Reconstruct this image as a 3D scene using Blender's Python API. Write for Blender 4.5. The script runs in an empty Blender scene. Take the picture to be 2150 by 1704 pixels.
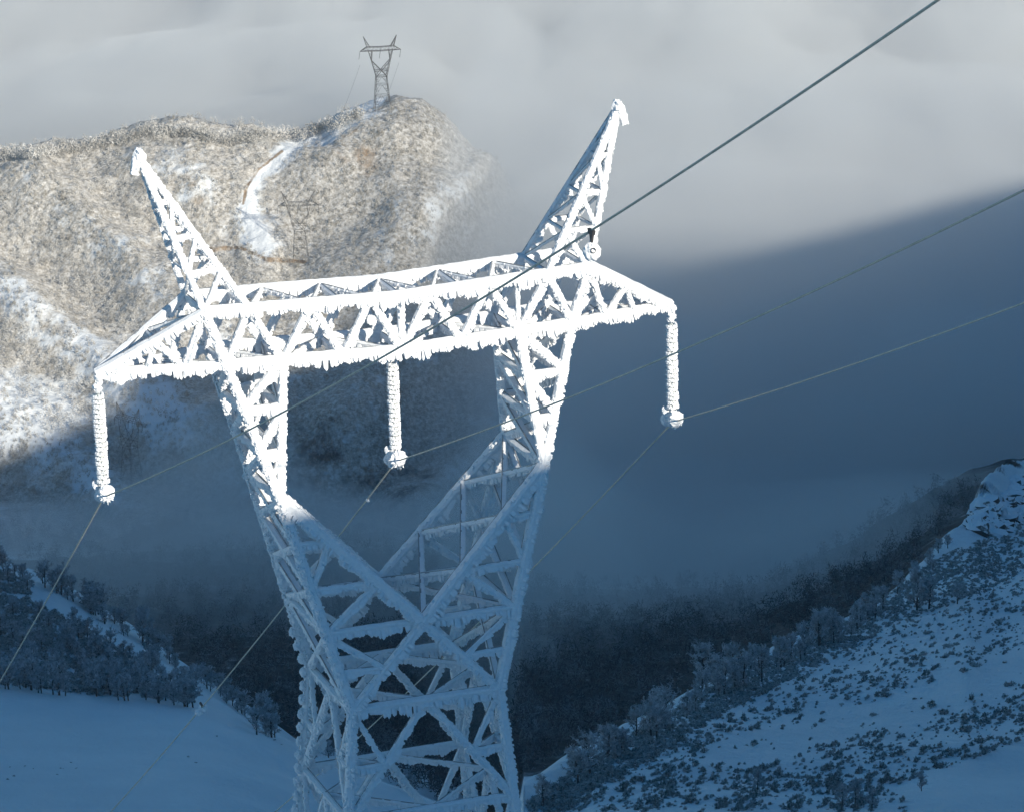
import bpy, math, random
import numpy as np
from mathutils import Vector, Matrix
from mathutils.bvhtree import BVHTree
random.seed(7); rng = np.random.default_rng(7)
scene = bpy.context.scene

# ------------------------------------------------------------------ camera
CAM = np.array([-32.438, -102.018, 29.03])
HD, PT, RL, FPX = .341, .285, -.028, 7815.8          # heading, downward pitch, roll, focal length in photo pixels
FW = np.array([math.sin(HD)*math.cos(PT), math.cos(HD)*math.cos(PT), -math.sin(PT)])
_r = np.array([math.cos(HD), -math.sin(HD), 0.]); _u = np.cross(_r, FW)
RV = math.cos(RL)*_r + math.sin(RL)*_u
UV = -math.sin(RL)*_r + math.cos(RL)*_u
HX = np.array([math.sin(HD), math.cos(HD)])          # horizontal forward
cam = bpy.data.cameras.new("camera"); camo = bpy.data.objects.new("camera", cam); scene.collection.objects.link(camo)
M = Matrix(((RV[0], UV[0], -FW[0], CAM[0]), (RV[1], UV[1], -FW[1], CAM[1]), (RV[2], UV[2], -FW[2], CAM[2]), (0, 0, 0, 1)))
camo.matrix_world = M
cam.sensor_width = 36; cam.lens = FPX/2150*36; cam.clip_start = 1; cam.clip_end = 60000
scene.camera = camo

# ------------------------------------------------------------------ sky, sun, exposure
SUN_EL, SUN_PHI = math.radians(20), math.radians(17)  # travels towards +y, leaning to -x
SD = np.array([-math.sin(SUN_PHI)*math.cos(SUN_EL), math.cos(SUN_PHI)*math.cos(SUN_EL), -math.sin(SUN_EL)])
w = bpy.data.worlds.new("World"); scene.world = w; w.use_nodes = True
nt = w.node_tree; bg = nt.nodes["Background"]; sky = nt.nodes.new("ShaderNodeTexSky")
sky.sky_type = 'NISHITA'; sky.sun_disc = False; sky.sun_elevation = SUN_EL
sky.sun_rotation = math.atan2(-SD[0], -SD[1]); sky.altitude = 1500; sky.air_density = 1.3; sky.ozone_density = 2.0; sky.dust_density = .2
tint = nt.nodes.new("ShaderNodeMix"); tint.data_type = 'RGBA'; tint.blend_type = 'MULTIPLY'; tint.inputs[0].default_value = 1; tint.inputs[7].default_value = (.27, 1.04, 1.46, 1)
nt.links.new(sky.outputs[0], tint.inputs[6]); nt.links.new(tint.outputs[2], bg.inputs[0]); bg.inputs[1].default_value = .053
sun = bpy.data.lights.new("sun", 'SUN'); sun.energy = 5.0; sun.angle = math.radians(.5); sun.color = (1, .925, .78)
so = bpy.data.objects.new("sun", sun); scene.collection.objects.link(so)
so.rotation_euler = Vector(SD).to_track_quat('-Z', 'Y').to_euler()
scene.view_settings.view_transform = 'Standard'; scene.view_settings.look = 'None'
scene.view_settings.exposure = 0.42; scene.view_settings.gamma = 1
scene.cycles.max_bounces = 8; scene.cycles.volume_bounces = 5; scene.cycles.diffuse_bounces = 3
scene.cycles.glossy_bounces = 1; scene.cycles.transmission_bounces = 1; scene.cycles.transparent_max_bounces = 8
scene.cycles.use_denoising = True

# ------------------------------------------------------------------ helpers
def ray(x, y):
    x = np.asarray(x, float); y = np.asarray(y, float)
    return FW + RV*((x-1075)/FPX)[..., None] - UV*((y-852)/FPX)[..., None]
def unproj(x, y, D):
    d = ray(x, y); k = np.asarray(D, float)/(d[..., 0]*HX[0]+d[..., 1]*HX[1])
    return CAM + d*k[..., None]
def project(P):
    d = np.asarray(P)-CAM; z = d@FW
    return 1075+FPX*(d@RV)/z, 852-FPX*(d@UV)/z
def hsh(i, j, s):
    n = (i*374761393 + j*668265263 + s*974634777) & 0x7fffffff
    n = ((n ^ (n >> 13))*1274126177) & 0x7fffffff
    return ((n ^ (n >> 16)) & 0xffff)/65535.
def vn(x, y, s=0):
    x = np.asarray(x, float); y = np.asarray(y, float)
    i = np.floor(x).astype(np.int64); j = np.floor(y).astype(np.int64); u = x-i; v = y-j
    u = u*u*(3-2*u); v = v*v*(3-2*v)
    return (hsh(i, j, s)*(1-u)+hsh(i+1, j, s)*u)*(1-v)+(hsh(i, j+1, s)*(1-u)+hsh(i+1, j+1, s)*u)*v
def fbm(x, y, o=4, s=0, g=.5):
    a = 1.; t = 0.; n = 0.
    for k in range(o):
        t = t+a*(vn(x*2**k+17.3*k, y*2**k-9.1*k, s+k)-.5); n += a; a *= g
    return t/n*2
def sstep(a, b, x): t = np.clip((np.asarray(x, float)-a)/(b-a), 0, 1); return t*t*(3-2*t)

def mesh_of(name, V, F, mats=(), mi=None, smooth=False):
    """V (n,3), F: array (m,k) or list of arrays"""
    me = bpy.data.meshes.new(name)
    V = np.asarray(V, np.float32)
    if not isinstance(F, list): F = [np.asarray(F)]
    F = [f for f in F if len(f)]
    idx = np.concatenate([f.ravel() for f in F]).astype(np.int32)
    cnt = np.concatenate([np.full(len(f), f.shape[1]) for f in F]).astype(np.int32)
    me.vertices.add(len(V)); me.vertices.foreach_set("co", V.ravel())
    me.loops.add(len(idx)); me.loops.foreach_set("vertex_index", idx)
    me.polygons.add(len(cnt)); st = np.concatenate([[0], np.cumsum(cnt)[:-1]]).astype(np.int32)
    me.polygons.foreach_set("loop_start", st); me.polygons.foreach_set("loop_total", cnt)
    for m in mats: me.materials.append(m)
    if mi is not None: me.polygons.foreach_set("material_index", np.asarray(mi, np.int32))
    me.polygons.foreach_set("use_smooth", np.full(len(cnt), smooth))
    me.update(calc_edges=True); me.validate()
    return me
def link(name, me, parent=None, **kw):
    o = bpy.data.objects.new(name, me); scene.collection.objects.link(o)
    if parent is not None: o.parent = parent
    for k, v in kw.items(): o[k] = v
    return o

class MB:
    def __init__(s): s.V = []; s.F = []; s.m = []; s.n = 0
    def add(s, V, F, m=0):
        V = np.asarray(V, float); s.V.append(V)
        for f in F: s.F.append([i+s.n for i in f]); s.m.append(m)
        s.n += len(V)
    def mesh(s, name, mats, smooth=False):
        f3 = [(f, m) for f, m in zip(s.F, s.m) if len(f) == 3]; f4 = [(f, m) for f, m in zip(s.F, s.m) if len(f) == 4]
        ot = [(f, m) for f, m in zip(s.F, s.m) if len(f) > 4]
        Fs = []; mi = []
        for g in (f3, f4):
            if g: Fs.append(np.array([f for f, _ in g])); mi += [m for _, m in g]
        for f, m in ot: Fs.append(np.array([f])); mi.append(m)
        return mesh_of(name, np.concatenate(s.V), Fs, mats, mi, smooth)
def box8(c): return c, [(0, 1, 2, 3), (7, 6, 5, 4), (0, 4, 5, 1), (1, 5, 6, 2), (2, 6, 7, 3), (3, 7, 4, 0)]
def tube(mb, pts, rad, n=8, m=0, cap=True):
    pts = [np.array(p, float) for p in pts]; R = []
    ref = np.array([0, 0, 1.])
    for i, p in enumerate(pts):
        a = pts[min(i+1, len(pts)-1)]-pts[max(i-1, 0)]; a /= np.linalg.norm(a)+1e-9
        rr = ref if abs(a[2]) < .9 else np.array([1., 0, 0])
        x = np.cross(a, rr); x /= np.linalg.norm(x); y = np.cross(a, x)
        r = rad[i] if hasattr(rad, '__len__') else rad
        R.append([p+r*(math.cos(t)*x+math.sin(t)*y) for t in np.arange(n)*2*math.pi/n])
    V = np.concatenate(R); F = []
    for i in range(len(pts)-1):
        for k in range(n): F.append((i*n+k, i*n+(k+1) % n, (i+1)*n+(k+1) % n, (i+1)*n+k))
    if cap: F.append(tuple(range(n))[::-1]); F.append(tuple(range((len(pts)-1)*n, len(pts)*n)))
    mb.add(V, F, m)

# ------------------------------------------------------------------ materials
def mat(name, build):
    m = bpy.data.materials.new(name); m.use_nodes = True; n = m.node_tree.nodes; b = n["Principled BSDF"]
    build(m.node_tree, b); return m
def nodes_noise(t, scale, detail=4, rough=.6, dim=None, coord='Object', stretch=None):
    tc = t.nodes.new("ShaderNodeTexCoord"); src = tc.outputs[coord]
    if coord == 'World':
        pass
    if stretch:
        mp = t.nodes.new("ShaderNodeMapping"); mp.inputs['Scale'].default_value = stretch; t.links.new(src, mp.inputs[0]); src = mp.outputs[0]
    no = t.nodes.new("ShaderNodeTexNoise"); no.inputs['Scale'].default_value = scale; no.inputs['Detail'].default_value = detail; no.inputs['Roughness'].default_value = rough
    t.links.new(src, no.inputs['Vector']); return no.outputs['Fac']
def ramp(t, fac, stops):
    r = t.nodes.new("ShaderNodeValToRGB"); e = r.color_ramp.elements
    while len(e) < len(stops): e.new(.5)
    for q, (p, c) in zip(e, stops): q.position = p; q.color = (*c, 1)
    t.links.new(fac, r.inputs[0]); return r.outputs[0]
def bump(t, b, h, dist, strength=1.):
    n = t.nodes.new("ShaderNodeBump"); n.inputs['Distance'].default_value = dist; n.inputs['Strength'].default_value = strength
    t.links.new(h, n.inputs['Height']); t.links.new(n.outputs[0], b.inputs['Normal'])
def spec(b, r, s): b.inputs['Roughness'].default_value = r; b.inputs['Specular IOR Level'].default_value = s
def m_rime(t, b):
    f = nodes_noise(t, 9, 5, .7); t.links.new(ramp(t, f, [(.3, (.80, .82, .85)), (.65, (.90, .91, .93))]), b.inputs['Base Color'])
    spec(b, .75, .2); bump(t, b, f, .03, .9)
RIME = mat("rime", m_rime)
def m_steel(t, b):
    f = nodes_noise(t, 3); t.links.new(ramp(t, f, [(.3, (.22, .23, .24)), (.7, (.5, .51, .52))]), b.inputs['Base Color']); b.inputs['Metallic'].default_value = .4; spec(b, .55, .4)
STEEL = mat("galvanised_steel", m_steel)
def m_fsteel(t, b):
    f = nodes_noise(t, .6); t.links.new(ramp(t, f, [(.3, (.03, .032, .035)), (.7, (.07, .07, .075))]), b.inputs['Base Color']); spec(b, .7, .2)
FSTEEL = mat("weathered_steel", m_fsteel)
def m_cable(t, b):
    f = nodes_noise(t, 6); t.links.new(ramp(t, f, [(.3, (.42, .39, .32)), (.7, (.66, .62, .52))]), b.inputs['Base Color']); spec(b, .6, .3)
CABLE = mat("aluminium_cable", m_cable)
def m_glass(t, b):
    f = nodes_noise(t, 14, 3); t.links.new(ramp(t, f, [(.45, (.22, .27, .28)), (.58, (.82, .84, .86))]), b.inputs['Base Color']); spec(b, .35, .5)
DISC = mat("iced_glass_disc", m_glass)
def m_hard(t, b): b.inputs['Base Color'].default_value = (.05, .05, .055, 1); spec(b, .6, .3)
DARK = mat("dark_fitting", m_hard)
def m_bark(t, b):
    f = nodes_noise(t, 4); t.links.new(ramp(t, f, [(.35, (.035, .03, .028)), (.7, (.16, .15, .15))]), b.inputs['Base Color']); spec(b, .9, .1)
BARK = mat("bark", m_bark)
def twig(name, a, c, scale=1.2):
    def f(t, b):
        n = nodes_noise(t, scale, 3, .6); t.links.new(ramp(t, n, [(.35, a), (.68, c)]), b.inputs['Base Color']); spec(b, .9, .1)
    return mat(name, f)
FROST_TWIG = twig("frosted_twigs", (.26, .27, .28), (.66, .68, .71))
GREY_TWIG = twig("thinly_frosted_twigs", (.19, .195, .205), (.56, .58, .61))
SHRUB = twig("dark_heather_leaves", (.06, .085, .08), (.30, .36, .35), 3)
SHRUB_FROST = twig("frosted_heather_leaves", (.16, .19, .19), (.60, .64, .65), 3)
DWOOD2 = twig("frost_tinged_dark_wood", (.05, .056, .062), (.26, .28, .30), .1)
DWOOD = twig("dark_wood_twigs", (.022, .026, .03), (.11, .12, .13), .2)
SCRUB = twig("far_scrub_twigs", (.36, .335, .30), (.82, .81, .79), .12)
SCRUB2 = twig("far_dark_scrub_twigs", (.20, .185, .15), (.52, .49, .44), .12)
GORSE = twig("far_frosted_bushes", (.34, .33, .31), (.66, .65, .63), .12)

def m_terrain(t, b):
    g = t.nodes.new("ShaderNodeNewGeometry"); pos = g.outputs['Position']
    def noise(scale, det, rough=.6, st=None):
        src = pos
        if st:
            mp = t.nodes.new("ShaderNodeMapping"); mp.inputs['Scale'].default_value = st; t.links.new(src, mp.inputs[0]); src = mp.outputs[0]
        n = t.nodes.new("ShaderNodeTexNoise"); n.inputs['Scale'].default_value = scale; n.inputs['Detail'].default_value = det; n.inputs['Roughness'].default_value = rough
        t.links.new(src, n.inputs['Vector']); return n.outputs['Fac']
    at = t.nodes.new("ShaderNodeAttribute"); at.attribute_name = "cover"
    sep = t.nodes.new("ShaderNodeSeparateColor"); t.links.new(at.outputs['Color'], sep.inputs[0])
    def mix(fac, a, c):
        m = t.nodes.new("ShaderNodeMix"); m.data_type = 'RGBA'; t.links.new(fac, m.inputs[0]); t.links.new(a, m.inputs[6]); t.links.new(c, m.inputs[7]); return m.outputs[2]
    def math_(op, a, c=None, v=None):
        m = t.nodes.new("ShaderNodeMath"); m.operation = op; t.links.new(a, m.inputs[0])
        if c is not None: t.links.new(c, m.inputs[1])
        if v is not None: m.inputs[1].default_value = v
        return m.outputs[0]
    snow = ramp(t, noise(.05, 5), [(.35, (.76, .80, .84)), (.65, (.84, .87, .90))])
    far = ramp(t, noise(.55, 7, .8), [(.34, (.20, .18, .145)), (.44, (.36, .335, .30)), (.53, (.57, .545, .51)), (.66, (.82, .81, .79))])
    brown = ramp(t, noise(.16, 5, .7), [(.38, (.15, .10, .06)), (.55, (.36, .27, .19)), (.70, (.70, .66, .60))])
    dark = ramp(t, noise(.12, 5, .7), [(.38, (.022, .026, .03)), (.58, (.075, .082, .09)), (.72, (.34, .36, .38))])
    # thresholded patches let each cover break up at its edges
    pat = noise(.09, 5, .65)
    def patch(ch, wdt=.18):
        a = math_('SUBTRACT', math_('ADD', ch, pat), v=.98-.0); a = math_('MULTIPLY', a, v=1/wdt); c = t.nodes.new("ShaderNodeClamp"); t.links.new(a, c.inputs[0]); return c.outputs[0]
    c = mix(patch(sep.outputs[0]), snow, far)
    c = mix(patch(sep.outputs[1]), c, brown)
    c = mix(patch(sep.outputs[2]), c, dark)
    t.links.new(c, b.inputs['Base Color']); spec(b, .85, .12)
    bump(t, b, noise(.5, 6, .7), 1.2, .8)
TERR = mat("snow_and_scrub_ground", m_terrain)

# ------------------------------------------------------------------ terrain: one sheet, built from distance / height profiles
def belo(x, y, D): return CAM[2]-unproj(x, y, D)[..., 2]
NEARL = [(10, 7, 0), (60, 33, 0), (107, 54, 0), (150, 85, 0), (200, 113, 0), (260, 138, 0), (340, 152, 0)]
NEARR = [(10, 7, 0), (50, 26, 0), (100, 48, 0), (150, 66, 0), (190, 83, 0), (225, 98, 0), (262, 112, 0)]
# per column: px x, near type, visible rows [(D, photo row)], then behind the crest [(D, row)], far rows
cols = {}
def col(x, lr, near, crest, second, mid, ridge):
    nl = np.array(NEARL)*(1-lr)+np.array(NEARR)*lr
    L = [(d, b) for d, b, _ in nl]
    for grp in (near, crest, second, mid, ridge):
        for D, y in grp: L.append((D, float(belo(x, y, D))))
    cols[x] = L
def hill(yr, face=1100, D0=1700): # far hill: foot to ridge, then down behind
    return [(1430, face), (1500, face-(face-yr)*.30), (1600, face-(face-yr)*.66), (D0-30, yr+(face-yr)*.055), (D0, yr), (D0+60, yr+70), (1950, 900), (2600, 900)]
# near 3 rows | crest+drop 2 | second slope 3 | crest2 drop 2 | valley 3 | hill 8
def L(x, y0, yc, s2a, s2c, yr, Dc=520, D2=700, foot=1105, lr=0):
    col(x, lr, [(420, y0), (470, (y0+yc)/2), (Dc, yc)], [(Dc+25, yc+14), (Dc+60, yc+60)],
        [(Dc+100, s2a), (D2-30, s2c+ (s2a-s2c)*.22), (D2, s2c)], [(D2+40, s2c+60), (850, 1395), (1000, 1290), (1200, 1190)], hill(yr, foot))
L(-500, 1720, 1400, 1400, 1000, 340)
L(-150, 1704, 1420, 1450, 1130, 335)
L(0, 1704, 1438, 1470, 1195, 325)
L(120, 1704, 1452, 1480, 1232, 318)
L(210, 1704, 1462, 1490, 1290, 300)
L(300, 1704, 1465, 1500, 1345, 278)
L(400, 1704, 1478, 1515, 1420, 276)
L(480, 1715, 1508, 1545, 1470, 296)
L(560, 1730, 1545, 1590, 1530, 283)
L(620, 1750, 1575, 1615, 1572, 286)
L(700, 1790, 1610, 1640, 1590, 262, lr=.15)
L(760, 1820, 1640, 1660, 1600, 238, lr=.2)
L(830, 1850, 1660, 1680, 1610, 216, lr=.3)
L(885, 1870, 1680, 1690, 1625, 222, lr=.3)
L(930, 1890, 1700, 1705, 1645, 252, lr=.4)
L(1000, 1900, 1740, 1740, 1700, 315, lr=.5)
L(1050, 1950, 1775, 1775, 1745, 360, lr=.6)
def R(x, y0, yc, Dc, yr, D0n=300, v=1330):
    m1 = Dc-22; yn = yc+(y0-yc)*.055+2
    if x > 2000: yn = 1176-(min(x, 2200)-1960)*.42
    col(x, min(1, .6+(x-1050)/500), [(D0n, y0), (m1, yn), (Dc, yc)], [(Dc+18, yc+18), (Dc+50, yc+120)],
        [(Dc+100, max(yc+200, v+170)), (max(Dc+160, 760), v+70), (max(Dc+220, 810), v+35)], [(max(Dc+260, 860), v), (max(Dc+330, 960), v-30), (1100, v-50), (1300, v-90)],
        [(1430, 1140), (1500, 1120), (1600, yr+(1100-yr)*.34), (1670, yr+(1100-yr)*.1), (1700, yr), (1760, yr+70), (1950, 1000), (2600, 900)])
R(1100, 1760, 1688, 330, 420); R(1180, 1740, 1628, 350, 520); R(1250, 1704, 1588, 370, 640); R(1350, 1704, 1530, 400, 780)
R(1440, 1704, 1476, 420, 860); R(1510, 1704, 1432, 440, 900); R(1600, 1704, 1386, 465, 960, v=1310); R(1700, 1704, 1338, 495, 980, v=1275)
R(1800, 1704, 1290, 525, 1000, v=1230); R(1880, 1704, 1235, 550, 1000, v=1190); R(1960, 1704, 1172, 580, 1000, v=1140); R(2030, 1704, 1110, 610, 1000, v=1110)
R(2060, 1704, 1055, 620, 1000, v=1100); R(2110, 1704, 1012, 640, 1000, v=1090); R(2200, 1704, 990, 660, 1000, v=1080); R(2400, 1704, 960, 700, 1000, v=1070); R(2750, 1704, 900, 760, 1000, v=1100)
cx = np.array(sorted(cols)); tab = np.array([cols[x] for x in cx])      # (ncol, nnode, 2)
xs = np.concatenate([np.linspace(-500, -70, 40), np.arange(-60, 2215, 4.), np.linspace(2225, 2750, 45)])
nn = tab.shape[1]
seg_sub = [3, 3, 4, 4, 4, 4, 6] + [78, 26, 8, 8, 10, 45, 14, 14, 16, 18, 18, 18] + [24, 62, 70, 34, 12, 10, 6]
assert len(seg_sub) == nn-1, (len(seg_sub), nn)
s = np.concatenate([i+np.arange(k)/k for i, k in enumerate(seg_sub)]+[[nn-1]])
def interp_cols(a):
    return np.stack([np.interp(xs, cx, a[:, k]) for k in range(nn)])        # (nnode, nx)
ND = interp_cols(tab[:, :, 0]); NB = interp_cols(tab[:, :, 1])
i0 = np.minimum(s.astype(int), nn-2); fr = (s-i0)[:, None]
def hermite(N):
    m = np.zeros_like(N); m[1:-1] = (N[2:]-N[:-2])/2; m[0] = N[1]-N[0]; m[-1] = N[-1]-N[-2]
    d = N[1:]-N[:-1]                                                     # limit overshoot
    for k in range(1, nn-1): m[k] = np.where(d[k-1]*d[k] <= 0, 0, np.sign(d[k])*np.minimum(abs(m[k]), 2.0*np.minimum(abs(d[k-1]), abs(d[k]))))
    a, b_, ma, mb_ = N[i0], N[i0+1], m[i0], m[i0+1]; t = fr
    return (2*t**3-3*t**2+1)*a+(t**3-2*t**2+t)*ma+(-2*t**3+3*t**2)*b_+(t**3-t**2)*mb_
GD = np.maximum.accumulate(hermite(ND)+np.arange(len(s))[:, None]*.02, 0); GB = hermite(NB)
# sideways position: column x read at the row that the node has
lat0 = (xs-1075)/FPX
dep = GB/GD
Lx = (lat0[None, :]*(GD*math.cos(PT)+GB*math.sin(PT))-math.sin(RL)*(GD*math.sin(PT)-GB*math.cos(PT)))/math.cos(RL)
GX = CAM[0]+GD*HX[0]+Lx*_r[0]; GY = CAM[1]+GD*HX[1]+Lx*_r[1]; GZ = CAM[2]-GB
ui = sstep(760, 1000, GD)
amp_far = sstep(1250, 1480, GD)
rough2 = sstep(0, 1, (GD-520)/120)*(1-sstep(820, 900, GD))
px_, py_ = project(np.stack([GX, GY, GZ], -1).reshape(-1, 3)); px_ = px_.reshape(GX.shape); py_ = py_.reshape(GX.shape)
smooth_snow = (1-sstep(380, 560, px_))*(GD < 560)
def spur(x, y):                                   # +1 on the spurs, -1 in the gullies
    w_ = 45*fbm(x/160, y/160, 3, 91)
    a_ = np.sin((y-.78*x+w_)/42.)*sstep(620, 430, x)*sstep(300, 380, y)
    return a_+.8*np.sin((y+.9*x+w_*1.6)/47.)*sstep(540, 660, x)*sstep(260, 330, y)
SPUR = spur(px_, py_)
gul = 1-abs(fbm(GX/90+GY/260, GY/240-GX/300, 3, 5))*2.2
GZ += amp_far*(4.6*SPUR+6*fbm(GX/70, GY/70, 4, 11)+7*(gul-.55)+1.3*fbm(GX/9, GY/9, 3, 3)+.7*fbm(GX/3.2, GY/3.2, 2, 9))
GZ += ui*(1-amp_far)*(8*fbm(GX/80, GY/80, 4, 21)+1.5*fbm(GX/9, GY/9, 3, 4))
GZ += (1-ui)*((1.2*(1-smooth_snow)+.5)*fbm(GX/26, GY/26, 4, 31)+.22*(1-smooth_snow)*fbm(GX/3.5, GY/3.5, 3, 41)+.05*fbm(GX/5, GY/5, 2, 43))
rock = sstep(2015, 2050, px_)*(1-sstep(1110, 1140, py_))*(GD < 700)*(GD > 560)
GZ += rock*(3.0*abs(fbm(GX/9, GY/9, 4, 51))+1.2*fbm(GX/3, GY/3, 3, 53))
# ground under the pylon and the mountainside the camera stands on stay below them
nr, nc = GX.shape
V = np.stack([GX, GY, GZ], -1).reshape(-1, 3)
I = np.arange(nr*nc).reshape(nr, nc)
F = np.stack([I[:-1, :-1], I[:-1, 1:], I[1:, 1:], I[1:, :-1]], -1).reshape(-1, 4)
px_, py_ = project(V)
D_ = GD.reshape(-1)
def blob(x0, y0, rx, ry, ang=0):
    c, s_ = math.cos(ang), math.sin(ang); dx, dy = px_-x0, py_-y0
    return np.exp(-(((dx*c+dy*s_)/rx)**2+((-dx*s_+dy*c)/ry)**2))
def near_poly(pts):
    """distance in photo pixels to a polyline, used only to find where on the ground a track or strip runs"""
    best = np.full(len(px_), 1e9)
    for (x0, y0), (x1, y1) in zip(pts, pts[1:]):
        dx, dy = x1-x0, y1-y0; t = np.clip(((px_-x0)*dx+(py_-y0)*dy)/(dx*dx+dy*dy), 0, 1)
        best = np.minimum(best, np.hypot(px_-x0-t*dx, py_-y0-t*dy))
    return best
farm = sstep(1380, 1460, D_)
# channel 0: frosted scrub on the far hill, 1: brown grass and heather, 2: dark wood
c0 = sstep(1150, 1350, D_)*(.79-.11*spur(px_, py_)); c1 = np.zeros(len(V)); c2 = np.zeros(len(V))
strip = near_poly([(800, 222), (720, 262), (640, 290), (600, 320), (560, 360), (528, 410), (520, 470), (545, 520)])
c0 -= farm*(.44+.35*fbm(V[:, 0]/12, V[:, 1]/12, 2, 111))*np.exp(-(strip/22)**2)+farm*.34*blob(575, 490, 55, 60)+farm*.30*blob(25, 640, 120, 60, .6)+farm*.42*blob(60, 850, 160, 60, .1)+farm*.25*blob(330, 880, 70, 90, .9)+farm*.2*blob(180, 720, 70, 25, .6)
c0 += farm*.1*blob(800, 280, 80, 60)-farm*.07*blob(930, 380, 110, 150)-farm*.14*blob(150, 820, 500, 260)*(py_ > 700)+farm*.16*fbm(V[:, 0]/38, V[:, 1]/38, 3, 101)
c1 += farm*(.62*np.exp(-(near_poly([(440, 525), (500, 520), (560, 545), (640, 550)])/7)**2)+.50*np.exp(-(near_poly([(592, 318), (545, 355), (518, 392), (510, 430)])/5)**2)+.34*blob(760, 330, 110, 70, .3)+.28*blob(800, 240, 70, 25)+.30*blob(400, 400, 90, 60)+.25*blob(340, 300, 60, 30))+.16*farm
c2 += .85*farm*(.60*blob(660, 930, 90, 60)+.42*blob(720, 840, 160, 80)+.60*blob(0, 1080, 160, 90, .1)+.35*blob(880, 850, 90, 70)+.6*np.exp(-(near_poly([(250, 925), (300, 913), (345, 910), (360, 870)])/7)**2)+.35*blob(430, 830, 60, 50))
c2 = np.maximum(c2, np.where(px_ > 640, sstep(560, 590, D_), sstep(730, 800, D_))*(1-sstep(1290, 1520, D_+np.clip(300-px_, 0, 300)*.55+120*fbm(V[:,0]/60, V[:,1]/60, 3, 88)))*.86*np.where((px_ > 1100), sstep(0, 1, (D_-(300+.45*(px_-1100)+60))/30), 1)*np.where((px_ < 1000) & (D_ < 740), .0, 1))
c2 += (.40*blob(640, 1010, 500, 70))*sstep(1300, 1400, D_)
sec = sstep(540, 580, D_)*(1-sstep(720, 760, D_))*(px_ < 700)
c0 += sec*.25; c2 += sec*.22*(px_ < 430)
rgt = (px_ > 1050)*(D_ < 700)
c2 *= np.where(farm > .5, .9, 1); c2 += rgt*rock.reshape(-1)*(.46+.5*np.clip(fbm(V[:,0]/5, V[:,1]/5, 3, 97), -.3, .6))
c0 = np.clip(c0, 0, 1); c1 = np.clip(c1, 0, 1); c2 = np.clip(c2, 0, 1)
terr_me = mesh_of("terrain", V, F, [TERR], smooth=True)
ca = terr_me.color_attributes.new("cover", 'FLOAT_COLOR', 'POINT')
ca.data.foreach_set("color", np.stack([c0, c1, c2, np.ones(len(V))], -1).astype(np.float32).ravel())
terrain = link("terrain", terr_me, kind="structure")
BV = BVHTree.FromPolygons(V.tolist(), F.tolist())
def ground_px(x, y):
    d = ray(x, y); h = BV.ray_cast(Vector(CAM+d*18), Vector(d).normalized(), 4000)
    return None if h[0] is None else np.array(h[0])

# ground out to the horizon, far below the fog
S = 8000; link("ground", mesh_of("ground", [(-S, -S, -700), (S, -S, -700), (S, S, -700), (-S, S, -700)], np.array([(0, 1, 2, 3)]), [TERR]), kind="structure")

# mountain behind the camera: its crest throws the big shadow
sh = np.array([SD[0], SD[1]])/math.hypot(SD[0], SD[1]); sp = np.array([sh[1], -sh[0]]); tE = math.tan(SUN_EL)
def shadow_pt(P):
    d = np.array(P)[:2]-CAM[:2]; return d@sp, P[2]+(d@sh+8)*tE
tg = []
for x, y, D in [(215, 1145, 99), (590, 1072, 104), (1150, 962, 112), (1413, 905, 115)]: tg.append(shadow_pt(unproj(x, y, D)))
for x, y, D in [(0, 945, 1480), (200, 868, 1515), (450, 785, 1560), (640, 640, 1610)]: tg.append(shadow_pt(unproj(x, y, D)))
for x, y in [(900, 580), (1300, 545), (1750, 455), (2150, 370), (2600, 270)]:
    b1 = belo(x, y, 1000.)/1000.; D = 345/b1; tg.append(shadow_pt(unproj(x, y, D)))
tg = sorted((float(a), float(b)) for a, b in tg)
qs = [-2500, -300, -40, 20] + [a for a, _ in tg] + [tg[-1][0]+700, tg[-1][0]+2500]
hs = [-500, -80, 12, tg[0][1]-1.5] + [b for _, b in tg] + [tg[-1][1]+60, tg[-1][1]+150]
print("shadow profile", [(round(a), round(b, 1)) for a, b in zip(qs, hs)])
q = np.unique(np.concatenate([np.linspace(-2500, 20, 60), np.linspace(20, 140, 80), np.linspace(140, 4500, 400)]))
Hq = np.interp(q, qs, hs); Hq += np.where(q < 140, .25*fbm(q/9, q*0, 3, 61), 7*fbm(q/70, q*0, 4, 62)-3.5*np.exp(-((q-880)/110)**2))
rr_ = np.array([0, -6, -14, -30, -80, -250, -1200, -1500.]); dz = np.array([-1200, -5, 0, -6, -30, -100, -600, -1300.])
rr_ = np.array([4, -2, -8, -30, -80, -250, -1200, -1500.]); dz = np.array([-40, -4, 0, -6, -30, -100, -600, -1300.])
MV = []
for r0, d0 in zip(rr_, dz): MV.append(np.stack([CAM[0]+sp[0]*q+sh[0]*r0, CAM[1]+sp[1]*q+sh[1]*r0, Hq+d0], -1))
MV = np.concatenate(MV); I = np.arange(len(rr_)*len(q)).reshape(len(rr_), len(q))
MF = np.stack([I[:-1, :-1], I[:-1, 1:], I[1:, 1:], I[1:, :-1]], -1).reshape(-1, 4)
mm = mesh_of("mountain", MV, MF, [TERR], smooth=True)
link("mountain", mm, kind="structure")

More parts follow.
